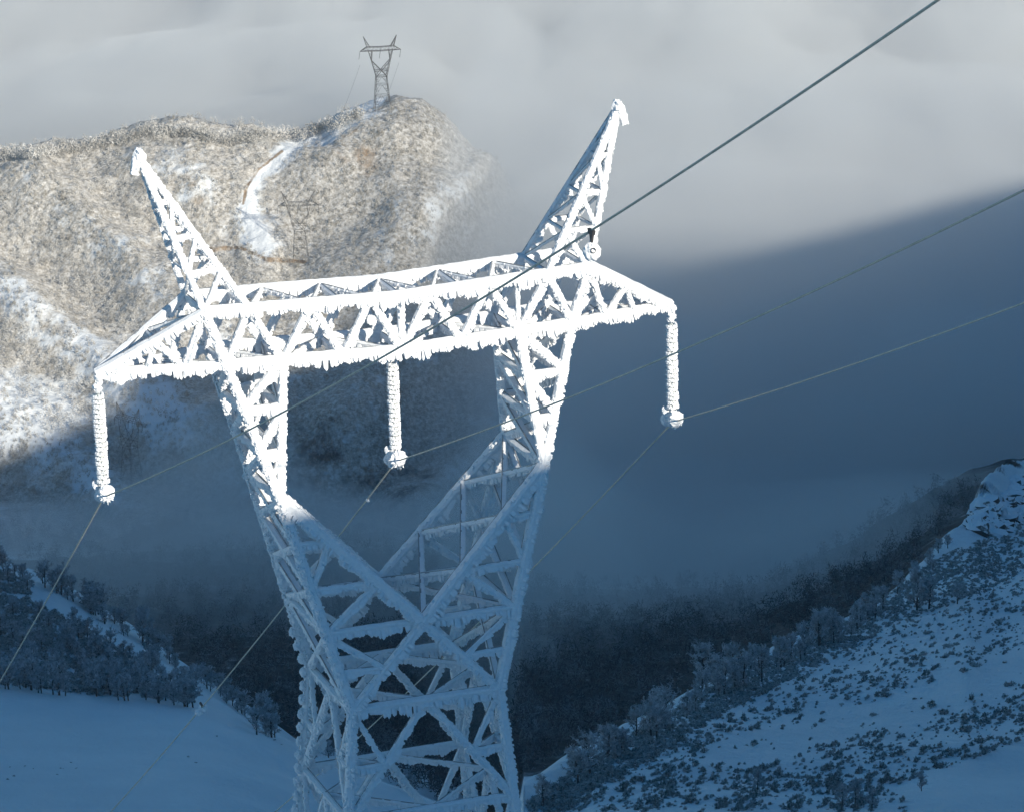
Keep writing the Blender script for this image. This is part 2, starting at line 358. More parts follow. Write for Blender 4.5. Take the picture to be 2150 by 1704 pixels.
#FOG
# ------------------------------------------------------------------ fog
def volmat(name, dens, col, g=0.):
    m = bpy.data.materials.new(name); m.use_nodes = True; t = m.node_tree; t.nodes.clear()
    o = t.nodes.new("ShaderNodeOutputMaterial"); v = t.nodes.new("ShaderNodeVolumePrincipled")
    v.inputs['Color'].default_value = (*col, 1); v.inputs['Density'].default_value = dens; v.inputs['Anisotropy'].default_value = g
    t.links.new(v.outputs[0], o.inputs['Volume']); return m
def fog_mesh(name, top, mtl, us, ds, base):
    U, Dd = np.meshgrid(us, ds); X = CAM[0]+Dd*HX[0]+U*_r[0]; Y = CAM[1]+Dd*HX[1]+U*_r[1]
    Z = top(U, Dd, X, Y); Z[0], Z[-1], Z[:, 0], Z[:, -1] = base+1, base+1, base+1, base+1
    Z = np.maximum(Z, base+1)
    a = np.stack([X, Y, Z], -1).reshape(-1, 3); bz = np.stack([X, Y, np.full_like(Z, base)], -1).reshape(-1, 3)
    nr, nc = U.shape; n = nr*nc; I = np.arange(n).reshape(nr, nc)
    Ft = np.stack([I[:-1, :-1], I[:-1, 1:], I[1:, 1:], I[1:, :-1]], -1).reshape(-1, 4)
    Fb = Ft[:, ::-1]+n
    rim = np.concatenate([I[0, :], I[1:, -1], I[-1, -2::-1], I[-2:0:-1, 0]]); r2 = np.roll(rim, -1)
    Fs = np.stack([rim, rim+n, r2+n, r2], -1)
    return mesh_of(name, np.concatenate([a, bz]), np.concatenate([Ft, Fb, Fs]), [mtl], smooth=False)
def bearing(U, D): return 1075+FPX*U/(D*1.03)      # column of the photo a point lies under
def fog_top(U, D, X, Y):
    xi = bearing(U, D)
    main = -322+14*fbm(X/330, Y/330, 3, 71)+17*fbm(U/60+3, D/300, 4, 72)*(.95+.25*sstep(1500, 1900, D))+8*fbm(U/24, D/110, 4, 79)
    back = sstep(1702, 1722, D)
    clear = (1-sstep(760, 1230, xi+70*fbm(X/120, Y/120, 3, 73)+(D-1500)*.2))*(1-back)
    z = main-90*clear-330*clear**6
    edge = np.clip((D+110*fbm(X/90, Y/90, 3, 75)-1060)/480, 0, 1)**.8
    return -430*(1-edge)+z*edge
def mist_top(U, D, X, Y):
    xi = bearing(U, D); b = 24*fbm(X/90, Y/90, 3, 76)
    right = sstep(480, 1080, xi+90*fbm(X/90, Y/90, 3, 77))
    over = sstep(1450, 1600, D)                                    # drifts over the right flank of the hill
    low = -262-(D-850)*.262+2-(1-right)*(2+.022*np.maximum(D-850, 0))+34*np.exp(-((xi-470)/200)**2-((D-1170)/150)**2)*(1-right)
    rr2 = right*sstep(900, 1500, D)
    z = np.maximum(low, (-312+8*over)*rr2-640*(1-rr2))+b+(48*np.exp(-((xi-960)/200)**2)+26*np.exp(-((xi-660)/110)**2))*over*right
    gz = np.exp(-((xi-1110)/210)**2); z = z+30*gz*(1-sstep(900, 1150, D))
    edge = sstep(730, 930, D+150*gz+70*fbm(X/60, Y/60, 3, 78))
    return -370*(1-edge)+z*edge
us = np.linspace(-900, 1100, 170); dsx = np.concatenate([np.linspace(820, 2000, 190), np.linspace(2030, 6000, 60)])
link("fog_bank", fog_mesh("fog_bank", fog_top, volmat("dense_fog", .010, (.90, .91, .91)), us, dsx, -690), kind="stuff")
link("mist", fog_mesh("mist", mist_top, volmat("thin_mist", .0042, (.86, .88, .90)), np.linspace(-500, 700, 150), np.linspace(560, 1690, 160), -680), kind="stuff")
# thin air over everything
HB = np.array([(x, y, z) for z in (-702, 420) for y in (-8100, 8100) for x in (-8100, 8100)], float)
link("haze", mesh_of("haze", HB, np.array([(0, 2, 3, 1), (4, 5, 7, 6), (0, 1, 5, 4), (2, 6, 7, 3), (0, 4, 6, 2), (1, 3, 7, 5)]), [volmat("thin_air", .00006, (.93, .94, .95))]), kind="stuff")
#ENDFOG

# ------------------------------------------------------------------ pylon geometry (shared by the near and the far pylons)
E_, K_, B1, C1, H_, D1, B2, C2, SG = 7.37, 6.16, 5.95, 4.64, 1.65, 1.04, 5.37, 3.66, .20
G_, D2_, ZK, D3_, ZA, T2, T3, W_, DW, ZW = 4.12, 1.70, -4.11, 2.08, -8.37, .335, .675, 2.34, 2.14, -10.84
def v3(*a): return np.array(a, float)
def lerp(a, b, t): return a+(b-a)*t
def zsag(x): return -SG*(1-min(1, abs(x)/B2))
def leg(sx, sy, z):                                # body legs below the waist
    k = (ZW-z); return v3(sx*(W_+.0855*k), sy*(DW+.06*k), z)
def pylon_sections():
    """section -> (main members, braces); member = (p0, p1, width, kind)"""
    S = {}
    T = lambda sx: v3(sx*9, 0, -.09)
    # cross-arm -------------------------------------------------
    main, br = [], []
    bot = [-B2, -C2, -1.85, 0, 1.85, C2, B2]; top = [-B1, -C1, -2.75, -.92, .92, 2.75, C1, B1]
    for sy in (-1, 1):
        y = sy*D1
        bp = [v3(x, y, zsag(x)) for x in bot]; tp = [v3(x, y, H_+zsag(x)) for x in top]
        for seq, wd in ((bp, .30), (tp, .30)):
            k = len(seq)//2
            main += [(seq[0], seq[k], wd, 'chord'), (seq[k], seq[-1], wd, 'chord')] if len(seq) % 2 else [(seq[0], v3(0, y, H_-SG), wd, 'chord'), (v3(0, y, H_-SG), seq[-1], wd, 'chord')]
        z = [(tp[0], bp[0]), (tp[1], bp[0]), (tp[1], bp[1]), (tp[2], bp[1]), (tp[2], bp[2]), (tp[3], bp[2]), (tp[3], bp[3]), (tp[4], bp[3]), (tp[4], bp[4]), (tp[5], bp[4]), (tp[5], bp[5]), (tp[6], bp[5]), (tp[6], bp[6]), (tp[7], bp[6])]
        for i, (a, b) in enumerate(z): br.append((a, b, .2 if i not in (0, 13) else .28, 'diagonal_brace'))
        br += [(v3(0, y, H_-SG), v3(0, y, -SG), .2, 'vertical_strut'), (v3(C2, y, H_+zsag(C2)), v3(C2, y, 0), .12, 'vertical_strut')]
        for sx in (-1, 1):
            a, b, t = v3(sx*B1, y, H_), v3(sx*B2, y, 0), T(sx)
            main += [(a, t, .26, 'chord'), (b, t, .26, 'chord')]
            br += [(a, lerp(b, t, .33), .18, 'diagonal_brace'), (lerp(b, t, .33), lerp(a, t, .45), .16, 'diagonal_brace'), (lerp(a, t, .45), lerp(b, t, .62), .15, 'diagonal_brace')]
    f = lambda x, z: (v3(x, -D1, z+zsag(x)), v3(x, D1, z+zsag(x)))
    for x in bot: br.append((*f(x, 0), .13, 'cross_strut'))
    for x in (-B1, -C1, -1.85, 0, 1.85, C1, B1): br.append((*f(x, H_), .12, 'cross_strut'))
    tx = [-C1, -2.75, -.92, .92, 2.75, C1]; tm = [-3.64, -1.85, 0, 1.85, 3.64]
    for i, m_ in enumerate(tm):                      # plan lacing of the top and bottom
        br += [(f(tx[i], H_)[0], f(m_, H_)[1], .11, 'plan_brace'), (f(m_, H_)[1], f(tx[i+1], H_)[0], .11, 'plan_brace')]
    for i in range(len(bot)-1):
        a, b = (0, 1) if i % 2 else (1, 0); br.append((f(bot[i], 0)[a], f(bot[i+1], 0)[b], .12, 'plan_brace'))
    for sx in (-1, 1):
        for base, zz in ((v3(sx*B1, 0, H_), 0), (v3(sx*B2, 0, 0), 0)):
            A, Bk = base+v3(0, -D1, 0), base+v3(0, D1, 0); t = T(sx)
            for q0 in (.33, .62) if base[2] < 1 else (.45,): br.append((lerp(A, t, q0), lerp(Bk, t, q0), .1, 'cross_strut'))
            br += [(A, lerp(Bk, t, .45), .1, 'plan_brace'), (lerp(Bk, t, .45), lerp(A, t, .75), .1, 'plan_brace')]
    S['cross_arm'] = (main, br)
    # earth-wire peaks -----------------------------------------
    for sx in (-1, 1):
        tip = v3(sx*E_, 0, K_); main, br = [], []
        P = {(o, sy): v3(sx*(B1 if o else C1), sy*D1, H_) for o in (0, 1) for sy in (-1, 1)}
        for k, p in P.items(): main.append((p, lerp(p, tip, .985), .19, 'leg'))
        ts = [0, .25, .48, .71, .88]
        for sy in (-1, 1):
            for a, b in zip(ts[:-1], ts[1:]):
                br.append((lerp(P[1, sy], tip, a), lerp(P[0, sy], tip, b), .13*(1-a*.4), 'diagonal_brace'))
                br.append((lerp(P[1, sy], tip, b), lerp(P[0, sy], tip, b), .14*(1-b*.4), 'cross_strut'))
        for o in (0, 1):
            for i, (a, b) in enumerate(zip(ts[:-1], ts[1:])):
                br.append((lerp(P[o, -1], tip, b), lerp(P[o, 1], tip, b), .08, 'cross_strut'))
                br.append((lerp(P[o, 1], tip, a), lerp(P[o, -1], tip, b), .08, 'diagonal_brace'))
        S['earth_wire_peak', sx] = (main, br)
    # fork arms: from the beam to the knee, then down to the waist
    Ap = {sy: v3(0, sy*D3_, ZA) for sy in (-1, 1)}
    for sx in (-1, 1):
        main, br = [], []
        o = {sy: v3(sx*B2, sy*D1, 0) for sy in (-1, 1)}; i_ = {sy: v3(sx*C2, sy*D1, 0) for sy in (-1, 1)}; kn = {sy: v3(sx*G_, sy*D2_, ZK) for sy in (-1, 1)}
        wa = {sy: v3(sx*W_, sy*DW, ZW) for sy in (-1, 1)}
        out = lambda sy, t: lerp(kn[sy], wa[sy], t)
        tA = (ZK-ZA)/(ZK-ZW); n = {}
        for sy in (-1, 1):
            main += [(o[sy], kn[sy], .28, 'leg'), (i_[sy], kn[sy], .27, 'leg'), (kn[sy], wa[sy], .34, 'leg'), (kn[sy], Ap[sy], .36, 'leg')]
            for t in (.34, .66): br.append((lerp(o[sy], kn[sy], t), lerp(i_[sy], kn[sy], t), .22, 'cross_strut'))
            br += [(i_[sy], lerp(o[sy], kn[sy], .32), .22, 'diagonal_brace'), (lerp(i_[sy], kn[sy], .34), lerp(o[sy], kn[sy], .62), .2, 'diagonal_brace'), (lerp(i_[sy], kn[sy], .66), lerp(o[sy], kn[sy], .84), .14, 'diagonal_brace')]
            for t in (T2, T3): br.append((out(sy, t*tA), lerp(kn[sy], Ap[sy], t), .17, 'cross_strut'))
            br += [(lerp(kn[sy], Ap[sy], T2), out(sy, T3*tA), .16, 'diagonal_brace'), (lerp(kn[sy], Ap[sy], T3), out(sy, tA), .18, 'diagonal_brace')]
        # outer side, inner side
        for a, b in zip([0, .34, .66], [.34, .66, 1]):
            p = lambda P0, sy, t: lerp(P0[sy], kn[sy], t)
            br += [(p(o, -1, a), p(o, 1, b), .22, 'side_brace'), (p(o, -1, b), p(o, 1, b), .19, 'side_brace'), (p(i_, 1, a), p(i_, -1, b), .22, 'side_brace'), (p(i_, -1, b), p(i_, 1, b), .19, 'side_brace')]
        lv = [0, T2, T3, 1]
        for a, b in zip(lv[:-1], lv[1:]):
            q = lambda sy, t: lerp(kn[sy], Ap[sy], t)
            br += [(q(1, b), q(-1, a), .20, 'side_brace'), (q(1, a), q(-1, b), .22, 'side_brace')]
            br += [(out(1, b*tA), out(-1, a*tA), .20, 'side_brace'), (out(1, a*tA), out(-1, b*tA), .22, 'side_brace')]
        br += [(out(1, tA), out(-1, 1), .20, 'side_brace'), (out(-1, tA), out(1, 1), .18, 'side_brace'), (out(-1, tA), out(1, tA), .18, 'side_brace')]
        S['fork_arm', sx] = (main, br)
    # waist ------------------------------------------------------
    main, br = [], []
    tA = (ZK-ZA)/(ZK-ZW); oa = lambda sx, sy: lerp(v3(sx*G_, sy*D2_, ZK), v3(sx*W_, sy*DW, ZW), tA); wc = lambda sx, sy: v3(sx*W_, sy*DW, ZW)
    for sy in (-1, 1):
        main += [(oa(-1, sy), oa(1, sy), .22, 'cross_strut'), (wc(-1, sy), wc(1, sy), .28, 'cross_strut')]
        for sx in (-1, 1):
            main.append((Ap[sy], wc(sx, sy), .26, 'leg')); m_ = lerp(Ap[sy], wc(sx, sy), .52)
            br += [(m_, oa(sx, sy), .12, 'diagonal_brace'), (m_, lerp(oa(sx, sy), wc(sx, sy), .5), .16, 'cross_strut')]
    for sx in (-1, 1): main.append((wc(sx, -1), wc(sx, 1), .2, 'cross_strut'))
    mids = [v3(0, -DW, ZW), v3(W_, 0, ZW), v3(0, DW, ZW), v3(-W_, 0, ZW)]
    for k in range(4): br.append((mids[k], mids[(k+1) % 4], .15, 'plan_brace'))
    br += [(oa(-1, -1), v3(0, D3_, ZA), .13, 'plan_brace'), (oa(1, -1), v3(0, D3_, ZA), .13, 'plan_brace')]
    S['waist_frame'] = (main, br)
    # body -------------------------------------------------------
    main, br = [], []
    levels = [ZW, -14.25, -18.9, -25.2]
    for sx in (-1, 1):
        for sy in (-1, 1):
            for a, b in zip(levels[:-1], levels[1:]): main.append((leg(sx, sy, a), leg(sx, sy, b), .32, 'leg'))
    faces = [((-1, -1), (1, -1)), ((1, -1), (1, 1)), ((1, 1), (-1, 1)), ((-1, 1), (-1, -1))]
    for a, b in zip(levels[:-1], levels[1:]):
        for (p, q_) in faces:
            A, Bq = leg(*p, a), leg(*q_, a); C, Dq = leg(*p, b), leg(*q_, b); Mt = (A+Bq)/2
            for top_, c in ((A, C), (Bq, Dq)):
                br.append((Mt, c, .19, 'diagonal_brace')); h = lerp(Mt, c, .53); br.append((h, lerp(top_, c, .53), .15, 'cross_strut')); br.append((top_, h, .14, 'diagonal_brace'))
            br.append((C, Dq, .19, 'cross_strut'))
            hm = [lerp(Mt, C, .53), lerp(Mt, Dq, .53)]
        M4 = [(leg(*p, b)+leg(*q_, b))/2 for p, q_ in faces]
        for k in range(4): br.append((M4[k], M4[(k+1) % 4], .12, 'plan_brace'))
        q4 = [lerp((leg(*p, a)+leg(*q_, a))/2, leg(*p, b), .53) for p, q_ in faces]+[lerp((leg(*p, a)+leg(*q_, a))/2, leg(*q_, b), .53) for p, q_ in faces]
        for k in range(4): br.append((q4[k], q4[4+(k-1) % 4], .12, 'plan_brace'))
    S['body'] = (main, br)
    return S
SECT = pylon_sections()

def perp(v, a): v = np.array(v, float); return v-a*(v@a)
def frost_member(mb, p0, p1, wd, fl=1.0, r=random):
    """steel angle buried in rime: an uneven smooth crust with a comb of rime feathers under it and short ones down its sides"""
    wd = wd*.94+.01
    a = p1-p0; Ln = np.linalg.norm(a); a = a/Ln
    f = perp((.12, -.92, -.35), a)
    if np.linalg.norm(f) < .35: f = perp((0, 0, -1.), a)
    f /= np.linalg.norm(f); sv = np.cross(a, f)
    n = max(2, int(Ln/.16)); ring = []; hf = wd*.5
    for i in range(n+1):
        c = p0+a*Ln*i/n; w1 = hf*r.uniform(.90, 1.12); w2 = hf*r.uniform(.90, 1.12); d1 = wd*r.uniform(.42, .52)
        ring += [c-sv*w1-f*wd*.28, c-sv*w1+f*d1*.6, c-sv*w1*.6+f*d1, c+sv*w2*.6+f*d1, c+sv*w2+f*d1*.6, c+sv*w2-f*wd*.28, c-f*wd*.34]
    K = 7; Fs = []
    for i in range(n):
        for k in range(K): Fs.append((i*K+k, i*K+(k+1) % K, (i+1)*K+(k+1) % K, (i+1)*K+k))
    Fs.append(tuple(range(K))[::-1]); Fs.append(tuple(range(n*K, n*K+K)))
    mb.add(ring, Fs, 0)
    # edge of the steel flange standing proud on the lee side
    up = 1 if sv[2] > 0 else -1
    e0 = p0-f*wd*.26+sv*up*hf*.80; nrm = sv*.014; ex = f*.0
    q4 = [e0-nrm-f*wd*.17, e0+nrm-f*wd*.17, e0+nrm+f*.02, e0-nrm+f*.02]
    mb.add(q4+[x+a*Ln for x in q4], box8(None)[1], 1)
    def feather(c, d, L_, ba, bs, th):
        d = d/np.linalg.norm(d); b1 = a*ba; b2 = bs*th; m_ = c+d*L_*.84; tip = c+d*L_
        mb.add([c-b1-b2, c+b1-b2, c+b1+b2, c-b1+b2, m_-b1*.8-b2*.8, m_+b1*.8-b2*.8, m_+b1*.8+b2*.8, m_-b1*.8+b2*.8, tip],
               [(0, 1, 5, 4), (1, 2, 6, 5), (2, 3, 7, 6), (3, 0, 4, 7), (4, 5, 8), (5, 6, 8), (6, 7, 8), (7, 4, 8)], 0)
    g = perp((.06, -.30, -.95), a); gl = np.linalg.norm(g)
    Lf = (.07+.75*wd)*fl
    if gl > .25:
        g = g/gl; o = np.cross(a, g)
        for _ in range(int(Ln/.026*min(1, gl+.2))):
            s_ = r.random()*Ln; sd = r.uniform(-.5, .5)
            L_ = Lf*gl*r.uniform(.74, 1)*max(.25, .72+.30*math.sin(s_*3.1+p0[0]*5+p0[2])+.20*math.sin(s_*7.7+p0[1]*9)+.1*math.sin(s_*19))*(1-abs(sd)*.5)
            feather(p0+a*s_+o*sd*wd*.55+g*hf*.5, g+a*r.uniform(-.14, .14)+o*(sd*.35+r.uniform(-.1, .1)), L_+hf*.6, r.uniform(.032, .058), o, r.uniform(.022, .04))
    k = 1-.75*gl
    for _ in range(int(Ln/.030*k)):
        s_ = r.random()*Ln; q_ = r.choice((-1, 1))
        if (sv*q_)[2] > .75: continue
        L_ = Lf*.20*r.uniform(.4, 1)
        feather(p0+a*s_+sv*q_*hf*.75+f*wd*r.uniform(-.1, .3), sv*q_+f*r.uniform(-.1, .5)+a*r.uniform(-.3, .3)+np.array([0, 0, -.35]), L_+hf*.3, r.uniform(.03, .05), f, r.uniform(.025, .05))
def lump(mb, c, rx, ry, rz, seed=0, m=0, nu=14, nv=9, rough=.28):
    rr = random.Random(seed); V = []; F = []
    for j in range(nv+1):
        for i in range(nu):
            t = math.pi*j/nv; p = 2*math.pi*i/nu; k = 1+rr.uniform(-rough, rough)*(0 < j < nv)
            V.append(c+np.array([rx*math.sin(t)*math.cos(p), ry*math.sin(t)*math.sin(p), rz*math.cos(t)])*k)
    for j in range(nv):
        for i in range(nu): F.append((j*nu+i, j*nu+(i+1) % nu, (j+1)*nu+(i+1) % nu, (j+1)*nu+i))
    mb.add(V, F, m)

py = bpy.data.objects.new("lattice_pylon", None); scene.collection.objects.link(py); py.location = (0, 0, -25.2)
py["label"] = "huge white rime-covered lattice pylon standing closest, filling the middle of the photo"; py["category"] = "pylon"
OFF = v3(0, 0, 25.2)
nbr = {}
for key, (main, br) in SECT.items():
    name = key if isinstance(key, str) else key[0]
    mb = MB()
    for p0, p1, wd, _ in main: frost_member(mb, p0+OFF, p1+OFF, wd*.92, 1.25 if name in ('waist_frame', 'body') else 1.0)
    if name == 'earth_wire_peak':
        sx = key[1]; tip = v3(sx*E_, 0, K_)+OFF
        lump(mb, tip+v3(0, -.03, .02), .17, .2, .22, 5); frost_member(mb, tip+v3(sx*.10, -.05, .02), tip+v3(sx*.20, -.1, -.5), .2, .7)
    part = link(name, mb.mesh(name, [RIME, STEEL]), py)
    if isinstance(key, tuple): part["label"] = ("left" if key[1] < 0 else "right")+(" earth wire peak, leaning outward" if name == 'earth_wire_peak' else " arm of the fork")
    rest = MB(); nr_ = 0
    for p0, p1, wd, kind in br:
        hidden = (p0[1] > .5 and p1[1] > .5) or kind in ('plan_brace', 'side_brace') or min(p0[2], p1[2]) < -15
        nbr[kind] = nbr.get(kind, 0)
        fl = 1.15 if name in ('waist_frame', 'body') else .9
        lee = wd <= .1
        if not hidden and nbr[kind] < 95:
            b = MB(); frost_member(b, p0+OFF, p1+OFF, wd*(.8 if lee else .95), fl*(.4 if lee else 1)); link(kind, b.mesh(kind, [RIME, STEEL]), part); nbr[kind] += 1
        else: frost_member(rest, p0+OFF, p1+OFF, wd*(.8 if lee else .95), fl*(.4 if lee else 1)); nr_ += 1
    if nr_: link("inner_bracing", rest.mesh("inner_bracing", [RIME, STEEL]), part, kind="stuff")
    if name == 'body':
        for i in range(22):                                   # climbing pegs on the rear left leg, each a knob of rime
            z = -9.6-.46*i
            p = leg(-1, 1, z) if z < ZW else lerp(v3(-G_, D2_, ZK), v3(-W_, DW, ZW), (ZK-z)/(ZK-ZW))
            b = MB(); tube(b, [p+OFF, p+OFF+v3(-.26, .0, .0)], .02, 6, 1); lump(b, p+OFF+v3(-.20, -.04, -.03), .12, .12, .16, i+40); link("climbing_peg", b.mesh("climbing_peg", [RIME, STEEL]), part)

# ------------------------------------------------------------------ insulator strings
dm = MB()
prof = [(.0, .07), (.05, .075), (.07, .05), (.175, .015), (.185, -.012), (.15, -.03), (.05, -.035), (.03, -.075)]
nseg = 18; Vd = []; Fd = []
for r0, z0 in prof:
    for i in range(nseg):
        k = 1+random.uniform(-.07, .10)*(r0 > .1); t = 2*math.pi*i/nseg; Vd.append((r0*k*math.cos(t), r0*k*math.sin(t), z0+random.uniform(-.008, .008)*(r0 > .1)))
for j in range(len(prof)-1):
    for i in range(nseg): Fd.append((j*nseg+i, j*nseg+(i+1) % nseg, (j+1)*nseg+(i+1) % nseg, (j+1)*nseg+i))
dm.add(Vd, Fd, 0)
# rime crust on the windward half of each disc
for i in range(60):
    t = random.uniform(-math.pi*.95, math.pi*.30); c = np.array([.16*math.cos(t), .16*math.sin(t), random.uniform(-.05, .02)]); d = np.array([math.cos(t), math.sin(t), -.25])
    L_ = random.uniform(.01, .045); s1 = np.array([-math.sin(t), math.cos(t), 0])*.035; s2 = np.array([0, 0, .035])
    dm.add([c-s1-s2, c+s1-s2, c+s1+s2, c-s1+s2, c+d*L_-s1*.5, c+d*L_+s1*.5, c+d*L_*.9+s2], [(0, 1, 5, 4), (1, 2, 6, 5), (2, 3, 6), (3, 0, 4, 6), (4, 5, 6)], 1)
disc_me = dm.mesh("insulator_disc", [DISC, RIME])
def string(X, zt, label):
    r = random.Random(int(X*3+50)); z0 = zt
    e = bpy.data.objects.new("insulator_string", None); scene.collection.objects.link(e); e.location = (X, 0, z0)
    e["label"] = label; e["category"] = "insulator"; e["group"] = "insulator strings hanging from the pylon"
    b = MB(); tube(b, [(0, 0, -.02), (0, 0, -.55)], .045, 8, 1)
    for k in range(5): lump(b, v3(r.uniform(-.05, .06), -.06, -.12-.09*k), .11, .12, .10, k+int(X)+90)
    link("shackle", b.mesh("shackle", [RIME, STEEL]), e)
    n = 19; L0, L1 = -.62, -3.32
    for i in range(n):
        o = link("insulator_disc", disc_me, e); z = L0+(L1-L0)*(i+.5)/n; o.location = (r.uniform(-.012, .012), r.uniform(-.01, .01), z); o.rotation_euler = (r.uniform(-.04, .04), r.uniform(-.04, .04), r.uniform(-.3, .3)); k = r.uniform(.93, 1.06); o.scale = (k, k, 1)
    b = MB(); tube(b, [(0, 0, -.45), (0, 0, -3.5)], .03, 6); link("rod", b.mesh("rod", [STEEL]), e)
    b = MB()
    nk = {-9: 22, 0: 36, 9: 48}[int(X)]
    for k in range(nk):
        z = -.60-2.72*(k+.5)/nk; t = r.choice((-.35, -1.0, -2.4, .1))+r.uniform(-.35, .35); R_ = r.uniform(.10, .155)
        lump(b, v3(R_*math.cos(t), R_*math.sin(t), z), r.uniform(.04, .07), r.uniform(.04, .07), r.uniform(.05, .10), k+int(X)*13+900, nu=7, nv=5)
    link("rime_crust", b.mesh("rime_crust", [RIME]), e)
    b = MB(); rr = random.Random(int(X)+3)
    for k in range(13): lump(b, v3(rr.uniform(-.05, .05), -.34+.68*k/12, -3.66-.12*abs(k-6)/6*(1 if k > 6 else -1)+rr.uniform(-.04, .04)), rr.uniform(.15, .24), rr.uniform(.12, .17), rr.uniform(.16, .25), k+int(X)*7+300, nu=12, nv=8)
    for k in range(5): lump(b, v3(-.20+.03*k, .12, -3.40-.05*k), .09, .09, .12, k+500)
    for k in range(80):
        t = rr.uniform(0, 2*math.pi); c = v3(.14*math.cos(t), rr.uniform(-.38, .34), -3.68+.16*math.sin(t)); d = v3(math.cos(t), -.35, math.sin(t)-.4); L_ = rr.uniform(.03, .08)
        b.add([c+v3(0, -.04, -.03), c+v3(0, .04, -.03), c+v3(.03, 0, .04), c+d*L_], [(0, 1, 3), (1, 2, 3), (2, 0, 3), (0, 2, 1)], 0)
    link("suspension_clamp", b.mesh("suspension_clamp", [RIME]), e)
string(-9, -.09, "iced insulator string under the lower left tip of the pylon crossarm")
string(0, -SG, "iced insulator string under the middle of the pylon crossarm")
string(9, -.09, "iced insulator string under the right tip of the pylon crossarm")

# ------------------------------------------------------------------ conductors
def cab_z(y, z0=-3.88):
    if y < 0: return z0+.385*(-y)+.00078*y*y
    return z0-.684*y+.0007*y*y
for X, z0, lb in ((-9, -3.86, "conductor crossing in front of the crossarm up to the top right corner"), (0, -3.95, "conductor hanging under the middle insulator and rising right"), (9, -3.86, "lowest conductor on the right, held by the right-hand insulator")):
    ys = np.concatenate([np.linspace(-99 if X < -5 else -92, -1, 60), np.linspace(-.5, .5, 5), np.linspace(1, 75, 60)])
    b = MB(); tube(b, [(X, y, cab_z(y, z0)) for y in ys], .024, 7)
    link("conductor", b.mesh("conductor", [CABLE], smooth=True), label=lb, category="power cable", group="conductors of the power line")
# frosted weight hanging on the first conductor, frost knots on the middle one
b = MB(); yw = -40.55; zw_ = cab_z(yw, -3.86); c = v3(-9, yw, zw_)
b.add([c+v3(-.02, -.10, -.0), c+v3(.02, -.10, 0), c+v3(.02, .10, 0), c+v3(-.02, .10, 0), c+v3(-.02, -.02, -.24), c+v3(.02, -.02, -.24), c+v3(.02, .02, -.24), c+v3(-.02, .02, -.24)], box8(None)[1], 0)
b.add([c+v3(-.03, -.14, .02), c+v3(.03, -.14, .02), c+v3(.03, .14, .02), c+v3(-.03, .14, .02), c+v3(-.03, -.1, -.07), c+v3(.03, -.1, -.07), c+v3(.03, .1, -.07), c+v3(-.03, .1, -.07)], box8(None)[1], 0)
rootw = link("cable_clamp_weight", b.mesh("cable_clamp_weight", [DARK]), label="dark hanger with a frost ball clamped on the thick cable near the right peak", category="cable fitting")
b = MB(); lump(b, c+v3(0, 0, -.40), .165, .15, .175, 77, nu=20, nv=14, rough=.10); link("frost_ball", b.mesh("frost_ball", [RIME]), rootw)
b = MB(); ringp = [c+v3(.045*math.cos(t)-.03, -.15, -.34+.045*math.sin(t)) for t in np.linspace(0, 2*math.pi, 13)]; tube(b, ringp, .010, 6); link("ring", b.mesh("ring", [DARK]), rootw)
for y, s_, lb in ((24.95, 1.0, "frosted damper on the middle cable in front of the lower left snow"), (3.0, .45, "tiny frost knot on the cable just below the middle insulator")):
    c = v3(0, y, cab_z(y, -3.95)-.02); b = MB()
    lump(b, c+v3(0, 0, -.03), .10*s_, .28*s_, .10*s_, 21)
    if s_ > .9: lump(b, c+v3(-.17, -.1, -.12), .14, .12, .12, 22); lump(b, c+v3(.17, .2, -.05), .07, .10, .16, 23); tube(b, [c+v3(0, -.1, .05), c+v3(0, .25, .1)], .05, 6, 1)
    link("vibration_damper", b.mesh("vibration_damper", [RIME, DARK]), label=lb, category="cable fitting")

# ------------------------------------------------------------------ far pylons
def far_pylon(base, yaw, lab, mtl, wk=1.0, sc=1.0):
    e = bpy.data.objects.new("lattice_pylon", None); scene.collection.objects.link(e); e.location = base; e.rotation_euler = (0, 0, yaw); e.scale = (sc, sc, sc*1.06)
    e["label"] = lab; e["category"] = "pylon"; e["group"] = "steel pylons on the far hill"
    def bar(mb, p0, p1, wd):
        a = p1-p0; a = a/np.linalg.norm(a); q_ = np.array([0, 0, 1.]) if abs(a[2]) < .9 else np.array([1., 0, 0]); x = np.cross(a, q_); x /= np.linalg.norm(x); y = np.cross(a, x); x = x*wd/2; y = y*wd/2
        mb.add([p0-x-y, p0+x-y, p0+x+y, p0-x+y, p1-x-y, p1+x-y, p1+x+y, p1-x+y], box8(None)[1], 0)
    for key, (main, br) in SECT.items():
        name = key if isinstance(key, str) else key[0]; mb = MB(); sb = MB()
        for p0, p1, wd, _ in main: bar(mb, p0+OFF, p1+OFF, .22*wk)
        for p0, p1, wd, _ in br: bar(sb, p0+OFF, p1+OFF, .075*wk)
        if name == 'body':
            for p0, p1, wd, _ in br: bar(mb, p0+OFF, p1+OFF, .075*wk)
            link(name, mb.mesh(name, [mtl]), e); continue
        part = link(name, mb.mesh(name, [mtl]), e); link("bracing", sb.mesh("bracing", [mtl]), part)
    for X in (-9, 0, 9):
        mb = MB(); tube(mb, [v3(X, 0, -.1)+OFF, v3(X-.6, 0, -3.4)+OFF], .10, 6); link("insulator", mb.mesh("insulator", [mtl]), e)
    return e
def yaw_facing(x, extra): return -(HD+math.atan((x-1075)/FPX))+extra
def hill_pt(x, y):
    p = ground_px(x, y); return p
p1 = hill_pt(803, 226); print("far pylon", p1, project(p1) if p1 is not None else 0)
FPS = []
